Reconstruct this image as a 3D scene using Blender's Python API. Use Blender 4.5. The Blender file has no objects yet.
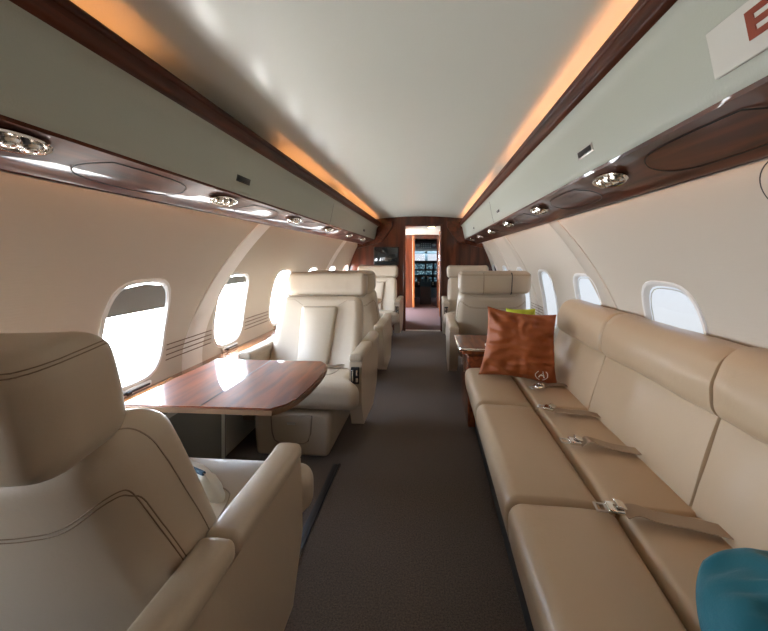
import bpy, bmesh, math, random
from mathutils import Vector, Matrix, noise
from mathutils.bvhtree import BVHTree
random.seed(7)
S = bpy.context.scene
COL = S.collection
PI = math.pi

# ------------------------------------------------------------------ materials
def new_mat(name):
    m = bpy.data.materials.new(name); m.use_nodes = True
    nt = m.node_tree
    return m, nt, nt.nodes['Principled BSDF']

def mat(name, col, rough=0.5, metal=0.0, coat=0.0, coat_rough=0.05, sheen=0.0, bump=None, spec=0.5,
        vary=None, emit=None, emit_s=0.0, trans=0.0):
    """bump=(scale, strength, distance[, stretch vec]); vary=(scale, col2)"""
    m, nt, p = new_mat(name)
    L = nt.links
    p.inputs['Base Color'].default_value = (*col, 1)
    p.inputs['Roughness'].default_value = rough
    p.inputs['Metallic'].default_value = metal
    p.inputs['Coat Weight'].default_value = coat
    p.inputs['Coat Roughness'].default_value = coat_rough
    p.inputs['Sheen Weight'].default_value = sheen
    p.inputs['Specular IOR Level'].default_value = spec
    p.inputs['Transmission Weight'].default_value = trans
    if emit:
        p.inputs['Emission Color'].default_value = (*emit, 1)
        p.inputs['Emission Strength'].default_value = emit_s
    tc = nt.nodes.new('ShaderNodeTexCoord')
    if vary:
        mp = nt.nodes.new('ShaderNodeMapping')
        if len(vary) > 2: mp.inputs['Scale'].default_value = vary[2]
        n = nt.nodes.new('ShaderNodeTexNoise'); n.inputs['Scale'].default_value = vary[0]; n.inputs['Detail'].default_value = 5
        r = nt.nodes.new('ShaderNodeValToRGB')
        r.color_ramp.elements[0].position = 0.32; r.color_ramp.elements[1].position = 0.68
        r.color_ramp.elements[0].color = (*col, 1); r.color_ramp.elements[1].color = (*vary[1], 1)
        L.new(tc.outputs['Object'], mp.inputs[0]); L.new(mp.outputs[0], n.inputs['Vector'])
        L.new(n.outputs['Fac'], r.inputs[0]); L.new(r.outputs[0], p.inputs['Base Color'])
    if bump:
        prev = None
        bl = bump if isinstance(bump, list) else [bump]
        for b in bl:
            mp = nt.nodes.new('ShaderNodeMapping')
            if len(b) > 3: mp.inputs['Scale'].default_value = b[3]
            n = nt.nodes.new('ShaderNodeTexNoise'); n.inputs['Scale'].default_value = b[0]; n.inputs['Detail'].default_value = 3
            bu = nt.nodes.new('ShaderNodeBump'); bu.inputs['Strength'].default_value = b[1]; bu.inputs['Distance'].default_value = b[2]
            L.new(tc.outputs['Object'], mp.inputs[0]); L.new(mp.outputs[0], n.inputs['Vector'])
            L.new(n.outputs['Fac'], bu.inputs['Height'])
            if prev: L.new(prev.outputs[0], bu.inputs['Normal'])
            prev = bu
        L.new(prev.outputs[0], p.inputs['Normal'])
    return m

def wood(name, dark, light, scale, coat=1.0, rough=0.35, axis=(1, 12, 12)):
    m, nt, p = new_mat(name); L = nt.links
    tc = nt.nodes.new('ShaderNodeTexCoord'); mp = nt.nodes.new('ShaderNodeMapping')
    mp.inputs['Scale'].default_value = axis
    n = nt.nodes.new('ShaderNodeTexNoise'); n.inputs['Scale'].default_value = scale; n.inputs['Detail'].default_value = 7
    n.inputs['Distortion'].default_value = 0.6
    r = nt.nodes.new('ShaderNodeValToRGB')
    r.color_ramp.elements[0].position = 0.34; r.color_ramp.elements[1].position = 0.7
    r.color_ramp.elements[0].color = (*dark, 1); r.color_ramp.elements[1].color = (*light, 1)
    L.new(tc.outputs['Object'], mp.inputs[0]); L.new(mp.outputs[0], n.inputs['Vector'])
    L.new(n.outputs['Fac'], r.inputs[0]); L.new(r.outputs[0], p.inputs['Base Color'])
    p.inputs['Roughness'].default_value = rough
    p.inputs['Coat Weight'].default_value = coat; p.inputs['Coat Roughness'].default_value = 0.02
    p.inputs['Coat IOR'].default_value = 1.45; p.inputs['Specular IOR Level'].default_value = .15
    return m

LB = [(160, .12, .002), (14, .22, .006)]
M = {}
M['leather'] = mat('cream_leather', (.50, .408, .305), .38, bump=LB, coat=.12, coat_rough=.3)
M['leather_tan'] = mat('tan_leather', (.50, .365, .235), .38, bump=[(160, .12, .002), (9, .3, .008)], coat=.12, coat_rough=.3)
M['leather_side'] = mat('side_leather', (.49, .395, .29), .42, bump=LB)
M['thread'] = mat('stitch_thread', (.20, .14, .09), .7)
M['pin'] = mat('pinstripe', (.16, .10, .07), .6)
M['piping'] = mat('seam_leather', (.30, .23, .17), .5)
M['ceiling'] = mat('ceiling_fabric', (.67, .70, .65), .38, bump=[(220, .2, .002), (3, .12, .03)], coat=.25, coat_rough=.12)
M['bin'] = mat('bin_fabric', (.45, .475, .41), .5, bump=(200, .25, .002), coat=.12, coat_rough=.2)
M['wall'] = mat('wall_fabric', (.57, .51, .425), .55, bump=[(30, .3, .002, (1, .5, 6))], coat=.08, coat_rough=.3)
M['rib'] = mat('rib_panel', (.90, .875, .83), .5, bump=(150, .2, .002))
M['frame'] = mat('window_plastic', (.82, .82, .80), .3)
M['ledge'] = mat('grey_sill', (.56, .56, .52), .45)
M['wood'] = wood('dark_mahogany', (.035, .009, .004), (.12, .032, .014), 2.2, axis=(9, 1.2, 9), rough=.3, coat=.6)
M['wood_rail'] = wood('rail_mahogany', (.04, .011, .005), (.12, .032, .014), 2.2, axis=(9, 1.2, 9), rough=.4, coat=.15)
M['wood_table'] = wood('table_mahogany', (.11, .022, .006), (.31, .072, .018), 2.6, axis=(10, 1.3, 10), rough=.5)
M['wood_ledge'] = wood('ledge_mahogany', (.22, .07, .02), (.45, .17, .05), 2.6, axis=(10, 1.3, 10), rough=.25)
M['wood_panel'] = wood('bulkhead_mahogany', (.035, .008, .004), (.12, .030, .012), 1.6, axis=(8, 8, 1), rough=.3)
M['wood_door'] = wood('door_mahogany', (.20, .055, .015), (.36, .11, .03), 1.6, axis=(8, 8, 1), rough=.3)
M['carpet'] = mat('brown_carpet', (.075, .051, .035), .95, bump=(260, .9, .006), vary=(170, (.155, .108, .076)), sheen=.05)
M['carpet_red'] = mat('maroon_carpet', (.07, .028, .022), .95, bump=(260, .8, .006), vary=(160, (.12, .055, .045)))
M['chrome'] = mat('chrome', (.78, .76, .72), .14, 1.0)
M['steel'] = mat('brushed_steel', (.60, .58, .54), .32, 1.0)
M['bronze'] = mat('bronze_edge', (.34, .22, .14), .3, .8)
M['black'] = mat('black_plastic', (.012, .012, .013), .35)
M['dark'] = mat('dark_trim', (.03, .027, .025), .5)
M['greypanel'] = mat('grey_side_panel', (.17, .17, .155), .5, bump=(180, .2, .002))
M['rust'] = mat('rust_velvet', (.31, .073, .013), .55, sheen=.0, bump=[(22, .35, .012), (300, .2, .002)])
M['teal'] = mat('teal_velvet', (.0, .125, .17), .65, sheen=.1, bump=[(24, .3, .012), (300, .3, .002)])
M['lime'] = mat('lime_fabric', (.58, .66, .05), .7, bump=(200, .2, .002))
M['white_cloth'] = mat('white_cloth', (.68, .66, .60), .8, bump=(200, .2, .002))
M['navy'] = mat('navy_cloth', (.01, .05, .09), .8)
M['strap'] = mat('belt_webbing', (.36, .27, .19), .6, bump=(300, .3, .001))
M['sign'] = mat('sign_plate', (.66, .65, .60), .25, coat=.5)
M['signred'] = mat('sign_letters', (.26, .045, .018), .4)
M['white'] = mat('white_thread', (.85, .80, .72), .6)
M['screen'] = mat('dark_screen', (.012, .016, .018), .08, coat=1)
M['display'] = mat('lit_display', (.02, .05, .07), .3, emit=(.22, .55, .68), emit_s=.5)
def lit(m):
    nt = m.node_tree; p = nt.nodes['Principled BSDF']; tc = nt.nodes.new('ShaderNodeTexCoord'); v = nt.nodes.new('ShaderNodeTexVoronoi'); v.inputs['Scale'].default_value = 22
    r = nt.nodes.new('ShaderNodeValToRGB'); r.color_ramp.elements[0].position = .25; r.color_ramp.elements[0].color = (.45, .75, .85, 1); r.color_ramp.elements[1].position = .55; r.color_ramp.elements[1].color = (.01, .06, .10, 1)
    nt.links.new(tc.outputs['Object'], v.inputs['Vector']); nt.links.new(v.outputs['Distance'], r.inputs[0]); nt.links.new(r.outputs[0], p.inputs['Emission Color'])
lit(M['display'])
M['cockpit'] = mat('cockpit_grey', (.20, .25, .24), .6)
M['cockpit_dark'] = mat('cockpit_black', (.015, .017, .018), .5)
M['jamb'] = mat('pale_jamb', (.55, .5, .45), .4)
M['lamp'] = mat('lamp_face', (.9, .8, .6), .3, emit=(1, .78, .45), emit_s=14)
M['led'] = mat('amber_led', (1, .6, .3), .5, emit=(1, .38, .13), emit_s=10)
M['led_low'] = mat('wash_led', (1, .6, .3), .5, emit=(1, .46, .18), emit_s=8)
M['shade'] = mat('window_shade', (.33, .35, .33), .7)
M['hull'] = mat('outer_skin', (.3, .3, .3), .8)

def glass_mat():
    m = bpy.data.materials.new('cabin_glass'); m.use_nodes = True
    nt = m.node_tree; nt.nodes.clear()
    o = nt.nodes.new('ShaderNodeOutputMaterial'); mx = nt.nodes.new('ShaderNodeMixShader')
    t = nt.nodes.new('ShaderNodeBsdfTransparent'); g = nt.nodes.new('ShaderNodeBsdfGlossy'); g.inputs['Roughness'].default_value = .03
    mx.inputs[0].default_value = .08
    t.inputs[0].default_value = (.97, .98, 1, 1)
    nt.links.new(t.outputs[0], mx.inputs[1]); nt.links.new(g.outputs[0], mx.inputs[2]); nt.links.new(mx.outputs[0], o.inputs[0])
    return m
M['glass'] = glass_mat()

# ------------------------------------------------------------------ object helpers
def link(name, me, m, parent=None, smooth=True, angle=None):
    o = bpy.data.objects.new(name, me); COL.objects.link(o)
    if m is not None: me.materials.append(M[m] if isinstance(m, str) else m)
    if smooth:
        for p in me.polygons: p.use_smooth = True
        if angle is not None:
            me.set_sharp_from_angle(angle=math.radians(angle))
    if parent: o.parent = parent
    return o

def empty(name, label, cat, loc=(0, 0, 0), rz=0, group=None):
    o = bpy.data.objects.new(name, None); COL.objects.link(o)
    o.empty_display_size = .1
    o.location = loc; o.rotation_euler = (0, 0, rz)
    return tag(o, label, cat, group)

def tag(o, label=None, cat=None, group=None, kind=None):
    if label: o['label'] = label
    if cat: o['category'] = cat
    if group: o['group'] = group
    if kind: o['kind'] = kind
    return o

class MB:
    """collects shapes into one mesh"""
    def __init__(s): s.bm = bmesh.new()
    def add(s, verts, faces, mtx=None):
        vs = [s.bm.verts.new((mtx @ Vector(v)) if mtx else v) for v in verts]
        for f in faces:
            try: s.bm.faces.new([vs[i] for i in f])
            except ValueError: pass
        return s
    def rbox(s, c, size, r=.02, seg=3, n=(4, 4, 4), deform=None, mtx=None):
        hx, hy, hz = [d / 2 for d in size]; r = min(r, hx, hy, hz)
        def axis(h, k):
            e = [r * math.tan(PI / 4 * i / seg) for i in range(seg)]
            a = [-h + r - q for q in reversed([r * math.tan(PI / 4 * (i + 1) / seg) for i in range(seg)])]
            inner = [-(h - r) + 2 * (h - r) * i / k for i in range(k + 1)] if h - r > 1e-6 else [0.0]
            return a + inner + [-q for q in reversed(a)]
        A = [axis(hx, n[0]), axis(hy, n[1]), axis(hz, n[2])]
        key = {}; verts = []; faces = []
        def vid(i, j, k):
            t = (i, j, k)
            if t in key: return key[t]
            p = Vector((A[0][i], A[1][j], A[2][k]))
            q = Vector((max(-(hx - r), min(hx - r, p.x)), max(-(hy - r), min(hy - r, p.y)), max(-(hz - r), min(hz - r, p.z))))
            d = p - q
            if d.length > 1e-9: p = q + d.normalized() * r
            if deform: p = deform(p, (p.x / hx, p.y / hy, p.z / hz))
            p = Vector(p) + Vector(c)
            key[t] = len(verts); verts.append(p); return key[t]
        N = [len(a) for a in A]
        for ax in range(3):
            u, v = (ax + 1) % 3, (ax + 2) % 3
            for end in (0, N[ax] - 1):
                for i in range(N[u] - 1):
                    for j in range(N[v] - 1):
                        q = []
                        for (di, dj) in ((0, 0), (1, 0), (1, 1), (0, 1)):
                            t = [0, 0, 0]; t[ax] = end; t[u] = i + di; t[v] = j + dj; q.append(vid(*t))
                        if end == 0: q.reverse()
                        faces.append(q)
        return s.add(verts, faces, mtx)
    def prism(s, prof, a, b, axis='x', mtx=None):
        """closed profile extruded along axis from a to b"""
        def P(u, v, w):
            return {'x': (w, u, v), 'y': (u, w, v), 'z': (u, v, w)}[axis]
        n = len(prof)
        vs = [P(u, v, a) for u, v in prof] + [P(u, v, b) for u, v in prof]
        fs = [[i, (i + 1) % n, n + (i + 1) % n, n + i] for i in range(n)] + [list(range(n))[::-1], list(range(n, 2 * n))]
        return s.add(vs, fs, mtx)
    def tube(s, pts, r, seg=6, closed=False, flat=None, mtx=None):
        pts = [Vector(p) for p in pts]; n = len(pts); verts = []; faces = []
        for i, p in enumerate(pts):
            a = pts[(i - 1) % n] if (closed or i > 0) else p
            b = pts[(i + 1) % n] if (closed or i < n - 1) else p
            t = (b - a).normalized()
            up = Vector((0, 0, 1)) if abs(t.z) < .95 else Vector((1, 0, 0))
            x = t.cross(up).normalized(); y = x.cross(t).normalized()
            rx, ry = (r, r) if flat is None else flat
            for k in range(seg):
                an = 2 * PI * k / seg
                verts.append(p + x * math.cos(an) * rx + y * math.sin(an) * ry)
        m = n if closed else n - 1
        for i in range(m):
            for k in range(seg):
                a = i * seg + k; b = i * seg + (k + 1) % seg; c = ((i + 1) % n) * seg + (k + 1) % seg; d = ((i + 1) % n) * seg + k
                faces.append([a, b, c, d])
        if not closed:
            faces.append(list(range(seg))[::-1]); faces.append([(n - 1) * seg + k for k in range(seg)])
        return s.add(verts, faces, mtx)
    def lathe(s, prof, c=(0, 0, 0), seg=20, mtx=None, sx=1, sy=1):
        verts = []; faces = []
        for (r, z) in prof:
            for k in range(seg):
                a = 2 * PI * k / seg; verts.append((c[0] + r * math.cos(a) * sx, c[1] + r * math.sin(a) * sy, c[2] + z))
        for i in range(len(prof) - 1):
            for k in range(seg):
                faces.append([i * seg + k, i * seg + (k + 1) % seg, (i + 1) * seg + (k + 1) % seg, (i + 1) * seg + k])
        faces.append(list(range(seg))[::-1]); faces.append([(len(prof) - 1) * seg + k for k in range(seg)])
        return s.add(verts, faces, mtx)
    def bevel(s, w, seg=3, angle=30):
        es = [e for e in s.bm.edges if len(e.link_faces) == 2 and e.calc_face_angle(0) > math.radians(angle)]
        bmesh.ops.bevel(s.bm, geom=es, offset=w, segments=seg, profile=.5, affect='EDGES', clamp_overlap=True)
        return s
    def build(s, name, m, parent=None, smooth=True, angle=40):
        bmesh.ops.remove_doubles(s.bm, verts=s.bm.verts, dist=1e-5)
        bmesh.ops.recalc_face_normals(s.bm, faces=s.bm.faces)
        me = bpy.data.meshes.new(name); s.bm.to_mesh(me); s.bm.free()
        return link(name, me, m, parent, smooth, angle)

def copy_tree(o, parent=None):
    c = o.copy(); COL.objects.link(c); c.parent = parent
    for ch in list(o.children): copy_tree(ch, c)
    return c

def drape(o, pts, direction, off=.0012, step=.012):
    """drop a polyline (local coords) onto o's surface along a direction"""
    bm = bmesh.new(); bm.from_mesh(o.data); t = BVHTree.FromBMesh(bm); bm.free()
    d = Vector(direction).normalized(); out = []
    P = []
    for a, b in zip(pts[:-1], pts[1:]):
        a, b = Vector(a), Vector(b); n = max(1, int((b - a).length / step))
        P += [a.lerp(b, i / n) for i in range(n)]
    P.append(Vector(pts[-1]))
    for p in P:
        h = t.ray_cast(p - d * 1.0, d)
        if h[0] is not None: out.append(h[0] + (h[1] if h[1].dot(d) < 0 else -h[1]) * off)
    return out

def smooth_path(pts, it=3):
    P = [Vector(p) for p in pts]
    for _ in range(it):
        Q = [P[0]]
        for a, b in zip(P[:-1], P[1:]): Q += [a.lerp(b, .25), a.lerp(b, .75)]
        Q.append(P[-1]); P = Q
    return P

# ------------------------------------------------------------------ cabin shell
Y0, Y1 = -1.67, 5.20
WY = [1.41 + .715 * k for k in range(-4, 6)]        # window centres along the cabin
BAY = .3575
HA, HB, ZC = .158, .240, .845                       # window opening half sizes
def wall_x(z): return 1.24 - .32 * (z - .6) ** 2
def superell(th, a, b, n=3.6):
    c, s_ = abs(math.cos(th)), abs(math.sin(th))
    r = ((c / a) ** n + (s_ / b) ** n) ** (-1 / n)
    return r * math.cos(th), r * math.sin(th)

def build_wall(side, name):
    mb = MB(); bm = mb.bm
    zlo, zhi = .50, 1.18
    def V(y, z): return (side * wall_x(z), y, z)
    K = 10
    for yc in WY:
        if yc - BAY > Y1 - .02: continue
        per = []
        for i in range(K): per.append((yc - BAY + 2 * BAY * i / K, zlo))
        for i in range(K): per.append((yc + BAY, zlo + (zhi - zlo) * i / K))
        for i in range(K): per.append((yc + BAY - 2 * BAY * i / K, zhi))
        for i in range(K): per.append((yc - BAY, zhi - (zhi - zlo) * i / K))
        n = len(per)
        hole = []
        for (y, z) in per:
            th = math.atan2(z - ZC, y - yc); hy, hz = superell(th, HA, HB); hole.append((yc + hy, ZC + hz))
        R = 5; rings = [[(h[0] + (p[0] - h[0]) * t / R, h[1] + (p[1] - h[1]) * t / R) for h, p in zip(hole, per)] for t in range(R + 1)]
        verts = [V(*q) for r in rings for q in r]
        faces = [[t * n + i, t * n + (i + 1) % n, (t + 1) * n + (i + 1) % n, (t + 1) * n + i] for t in range(R) for i in range(n)]
        mb.add(verts, faces)
        for (a, b, m) in ((0, zlo, 5), (zhi, 1.50, 5)):
            verts = [V(yc - BAY + 2 * BAY * i / K, a + (b - a) * j / m) for j in range(m + 1) for i in range(K + 1)]
            faces = [[j * (K + 1) + i, j * (K + 1) + i + 1, (j + 1) * (K + 1) + i + 1, (j + 1) * (K + 1) + i] for j in range(m) for i in range(K)]
            mb.add(verts, faces)
    o = mb.build(name, 'wall', angle=60)
    return tag(o, kind='structure')
build_wall(-1, 'wall_left'); build_wall(1, 'wall_right')

# windows: white rim, reveal, pane, shade, latch
wn = 0
for side in (-1, 1):
    for k, yc in enumerate(WY):
        if yc + HA > Y1: continue
        wn += 1
        lean = Matrix.Identity(4)
        N = 48
        def ring(sc_a, sc_b, dx):
            out = []
            for i in range(N):
                y, z = superell(2 * PI * i / N, HA * sc_a, HB * sc_b)
                out.append((side * (wall_x(ZC + z) + dx), yc + y, ZC + z))
            return out
        rings = [ring(1.10, 1.07, -.001), ring(1.07, 1.045, -.007), ring(1.0, 1.0, -.006), ring(.98, .985, .002), ring(.965, .972, .010), ring(.96, .968, .016)]
        mb = MB()
        mb.add([p for r in rings for p in r], [[t * N + i, t * N + (i + 1) % N, (t + 1) * N + (i + 1) % N, (t + 1) * N + i] for t in range(len(rings) - 1) for i in range(N)])
        w = tag(mb.build('window_%d' % wn, 'frame'), kind='structure')
        pr = ring(.965, .972, .012); c0 = (side * (wall_x(ZC) + .012), yc, ZC)
        MB().add(pr + [c0], [[i, (i + 1) % N, N] for i in range(N)]).build('pane', 'glass', w)
        # thin ring standing in for the inner frame's reflection in the pane
        MB().tube(ring(.90, .93, .016), .0025, 5, closed=True).build('pane_reflection', 'ledge', w)
        # pull-down shade at the top
        f = {(-1, 4): .28, (-1, 5): .12, (-1, 0): .98, (-1, 1): .98, (-1, 2): .5, (-1, 3): .35}.get((side, k), .03)  # unseen left shades near the camera are drawn down to darken the near chair
        zt = ZC + HB * .965; zb = zt - f * 2 * HB
        if f > .05:
            vs = []; fs = []; m = 10
            for j in range(m + 1):
                z = zb + (zt - zb) * j / m
                # half width of the opening at this height
                q = max(0, 1 - (abs(z - ZC) / (HB * .965)) ** 3.6) ** (1 / 3.6) * HA * .955
                x = side * (wall_x(z) + .005)
                vs += [(x, yc - q, z), (x, yc + q, z), (x + side * .004, yc + q, z), (x + side * .004, yc - q, z)]
            for j in range(m):
                a = j * 4; b = a + 4
                for e in range(4): fs.append([a + e, a + (e + 1) % 4, b + (e + 1) % 4, b + e])
            fs += [[0, 1, 2, 3], [m * 4 + e for e in (3, 2, 1, 0)]]
            MB().add(vs, fs).build('window_shade', 'shade', w)
        # shade slider under the window
        xl = wall_x(.575)
        mb = MB().rbox((side * (xl - .006), yc + .01, .572), (.016, .17, .028), .006, 2, (1, 2, 1))
        h = mb.build('shade_slider', 'frame', w)
        MB().rbox((side * (xl - .016), yc + .01, .572), (.008, .14, .010), .003, 2, (1, 2, 1)).build('slider_slot', 'dark', h)
        MB().rbox((side * (xl - .022), yc - .035, .572), (.014, .022, .018), .005, 2, (1, 1, 1)).build('slider_knob', 'dark', h)
        # portal so the daylight is sampled well
        ld = bpy.data.lights.new('window_portal', 'AREA'); ld.shape = 'RECTANGLE'; ld.size = .30; ld.size_y = .46
        ld.cycles.is_portal = True
        lo = bpy.data.objects.new('window_portal', ld); COL.objects.link(lo)
        lo.location = (side * 1.33, yc, ZC); lo.rotation_euler = (0, side * PI / 2, 0) if False else (PI / 2, 0, side * PI / 2)

# ceiling panel between the two light coves
def ceil_z(x): return 1.888 - .040 * (x / .72) ** 2
prof = [(-.73 + 1.46 * i / 24, ceil_z(-.73 + 1.46 * i / 24)) for i in range(25)]
prof += [(x, z + .03) for x, z in reversed(prof)]
tag(MB().prism(prof, Y0, Y1 + .05, 'y').build('ceiling', 'ceiling'), kind='structure')
# floor
tag(MB().rbox((0, (Y0 + Y1) / 2, -.03), (2.5, Y1 - Y0, .06), .005, 1, (1, 1, 1)).build('floor', 'carpet'), kind='structure')
# outer skin behind and above the bins so no sky leaks in
for side, nm in ((-1, 'wall_upper_left'), (1, 'wall_upper_right')):
    tag(MB().prism([(side * 1.02, 1.47), (side * 1.30, 1.47), (side * 1.30, 1.55), (side * .75, 1.99), (side * .70, 1.99), (side * .70, 1.875), (side * .74, 1.875)], Y0, Y1 + .05, 'y').build(nm, 'hull'), kind='structure')
tag(MB().rbox((0, Y0 - .03, .95), (2.7, .06, 2.1), .005, 1, (1, 1, 1)).build('wall_aft', 'leather_side'), kind='structure')

# wood rails at the ceiling edge (trim)
for side, n in ((-1, 1), (1, 2)):
    pr = [(.652, 1.792), (.649, 1.786), (.651, 1.772), (.657, 1.768), (.657, 1.752), (.651, 1.748), (.651, 1.730), (.656, 1.722), (.672, 1.718), (.678, 1.726), (.672, 1.790), (.664, 1.796)]
    tag(MB().prism([(side * x, z) for x, z in pr], Y0, Y1, 'y').build('trim_%d' % n, 'wood_rail', angle=50), kind='structure')

def seg_strip(mb, x, z, spans, w, up=True):
    for a, b in spans:
        mb.rbox((x, (a + b) / 2, z), (w, b - a, .008), .003, 1, (1, 1, 1))
# overhead bins
bins = {}
for side in (-1, 1):
    pr = [(.666, 1.722), (.680, 1.712), (.694, 1.694), (.700, 1.668), (.708, 1.62), (.718, 1.57), (.728, 1.525), (.736, 1.507), (.748, 1.500), (.90, 1.50), (1.0, 1.49), (1.06, 1.53), (1.05, 1.62), (.80, 1.80), (.735, 1.80), (.735, 1.730), (.69, 1.728)]
    word = 'left' if side < 0 else 'right'
    o = MB().prism([(side * x, z) for x, z in pr], Y0, 5.12, 'y').build('overhead_bin', 'bin', angle=50)
    tag(o, 'long grey-green overhead bin along the %s side above the %s' % (word, 'dining table and windows' if side < 0 else 'tan leather sofa'), 'overhead bin')
    bins[side] = o
    # latches
    for y in ((1.455, 4.22) if side < 0 else (1.142, 2.55, 3.96)):
        z = 1.573; x = .7175
        an = math.atan2(.010, .048)
        mt = Matrix.Translation((side * x, y, z)) @ Matrix.Rotation(side * -an, 4, 'Y')
        l = MB().rbox((0, 0, 0), (.006, .105, .030), .002, 1, (1, 1, 1), mtx=mt).build('latch', 'steel' if side > 0 else 'dark', o)
        MB().rbox((-side * .002, 0, 0), (.006, .090, .020), .001, 1, (1, 1, 1), mtx=mt).build('latch_pad', 'black', l)
    # bin door seams
    for y in (-.4, 2.8):
        pts = [(side * (x - .0005), y, z) for x, z in pr[2:8]]
        MB().tube(pts, .0012, 4).build('door_seam', 'dark', o)

# passenger service valances: glossy wood, with air vent clusters and inset panel outlines
P0, P1 = Vector((.748, 0, 1.497)), Vector((.930, 0, 1.437))
def val_pt(side, u, y, off=0.0):
    p = P0.lerp(P1, u); nrm = Vector((-(P1.z - P0.z), 0, (P1.x - P0.x))).normalized() * -1
    p = p + nrm * off; return Vector((side * p.x, y, p.z))
for side in (-1, 1):
    word = 'left' if side < 0 else 'right'
    pr = [(.738, 1.506), (.742, 1.497), (.755, 1.4945), (.80, 1.484), (.86, 1.464), (.915, 1.441), (.925, 1.432), (.938, 1.428), (.950, 1.434), (.955, 1.45), (.94, 1.470), (.80, 1.515)]
    v = MB().prism([(side * x, z) for x, z in pr], Y0, 5.14, 'y').build('service_panel', 'wood', angle=50)
    tag(v, 'glossy dark wood service panel with air vents under the %s overhead bin' % word, 'service panel')
    MB().tube([(side * .940, Y0, 1.4265), (side * .940, 5.14, 1.4265)], .003, 6).build('edge_strip', 'steel', v)
    ys = [.668 + .770 * k for k in range(-2, 6)] if side < 0 else [1.145 + .715 * k for k in range(-3, 6)]
    for y in ys:
        c = val_pt(side, .30, y, .002)
        rot = Matrix.Translation(c) @ Matrix.Rotation(side * math.atan2(.060, .182), 4, 'Y') @ Matrix.Rotation(PI, 4, 'X')
        bez = MB().lathe([(.0, .000), (.080, .0), (.084, .006), (.079, .011), (.073, .010), (.070, .003), (0, .002)], seg=36, mtx=rot, sx=.52, sy=1.0).build('vent_bezel', 'chrome', v)
        for dy in (-.042, 0, .042):
            r2 = rot @ Matrix.Translation((0, dy, .002))
            MB().lathe([(.0, 0), (.022, 0), (.023, .008), (.019, .014), (.013, .012), (.012, .018), (.007, .021), (.0, .021)], seg=18, mtx=r2).build('air_nozzle', 'chrome', bez)
        for dy in (-.024, .024):
            r2 = rot @ Matrix.Translation((.014, dy, .002))
            MB().lathe([(0, 0), (.007, 0), (.007, .008), (0, .010)], seg=10, mtx=r2).build('call_button', 'dark', bez)
        # inset hatch outline between vents
        y0, y1 = y + .17, y + .56
        R = []
        for (uu, yy) in ((.14, y0), (.14, y1), (.80, y1 + .03), (.86, y1), (.80, y0 + .03), (.70, y0 - .03)): pass
        loop = [(.16, y0 + .05), (.12, (y0 + y1) / 2), (.16, y1 - .05), (.5, y1 + .01), (.82, y1 - .04), (.86, (y0 + y1) / 2), (.82, y0 + .04), (.5, y0 - .01)]
        P = [val_pt(side, a, b, .0005) for a, b in loop]; P.append(P[0])
        sp = smooth_path(P, 3)[:-1]
        MB().tube(sp, .0016, 4, closed=True).build('hatch_outline', 'black', v)
    # amber wall-wash light strip behind the valance lip, shining on the wall
    mb = MB(); mb.rbox((side * .962, (Y0 + 5.1) / 2, 1.487), (.010, 5.1 - Y0, .010), .003, 1, (1, 1, 1))
    ls = mb.build('wash_light', 'led_low'); tag(ls, 'amber light strip tucked behind the %s service panel, washing the wall' % word, 'light strip')
    # amber cove light: runs of led on the top of the bin behind the rail
    spans = ([(-1.5, -.1), (.0, .92), (1.80, 2.75), (2.9, 5.1)] if side < 0 else [(-1.5, -.1), (.0, 1.75), (1.85, 2.2), (2.75, 5.1)])
    for n_, (a, b) in enumerate(spans):
        mb = MB(); seg_strip(mb, side * .697, 1.760, [(a, b)], .014)
        where = ['behind the camera', 'nearest in view', 'midway along the cabin', 'farthest, reaching the bulkhead'][n_]
        tag(mb.build('cove_light', 'led'), 'amber cove light run behind the %s ceiling rail, %s' % (word, where), 'light strip', 'amber cove lights')

# pale ribs across the side walls
tn = 3
for side in (-1, 1):
    for y in ([1.79, 3.935] if side < 0 else [1.79, 3.22, 3.935, 4.65]):
        n = 30; vs = []; fs = []
        for j in range(n + 1):
            z = .02 + 1.44 * j / n
            for (dy, dx) in ((-.080, .0), (-.076, .006), (.076, .006), (.080, .0)):
                vs.append((side * (wall_x(z) - dx), y + dy + .55 * max(0, z - .62) ** 1.5 , z))
        for j in range(n):
            for e in range(3): fs.append([j * 4 + e, j * 4 + e + 1, j * 4 + e + 5, j * 4 + e + 4])
        tn += 1
        tag(MB().add(vs, fs).build('trim_%d' % tn, 'rib' if (side < 0) else 'wall', angle=60), kind='structure')
    # fine pinstripes between the windows
    mb = MB()
    for z in (.655, .682, .709, .736):
        for a, b in zip(WY[:-1], WY[1:]):
            mb.tube([(side * (wall_x(z) - .0065), a + .185, z), (side * (wall_x(z) - .0065), b - .185, z)], .0028, 4)
    tn += 1
    tag(mb.build('trim_%d' % tn, 'pin'), kind='structure')

# ------------------------------------------------------------------ forward bulkhead, entry and cockpit
def arch_panel(x0, x1, z0, y, t, zt=None):
    """panel from z0 up to the arched ceiling line between x0 and x1"""
    n = 14; top = []
    for i in range(n + 1):
        x = x0 + (x1 - x0) * i / n
        top.append((x, (zt if zt else 1.93)))
    return [(x0, z0)] + [(x, z) for x, z in top] + [(x1, z0)]
fb = MB()
fb.prism([(-1.28, 0), (-1.28, 1.6), (-.8, 1.98), (-.24, 1.98), (-.24, 0)], 5.20, 5.26, 'y')
fb.prism([(.355, 0), (.355, 1.98), (.8, 1.98), (1.28, 1.6), (1.28, 0)], 5.20, 5.26, 'y')
fb.prism([(-.24, 1.735), (-.24, 1.98), (.355, 1.98), (.355, 1.735)], 5.20, 5.26, 'y')
fb = fb.build('wall_forward', 'wood_panel', angle=30); tag(fb, kind='structure')
mb = MB()
for x0, x1 in ((-.262, -.228), (.343, .377)): mb.rbox(((x0 + x1) / 2, 5.19, .87), (x1 - x0, .05, 1.74), .006, 2, (1, 1, 1))
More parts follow.
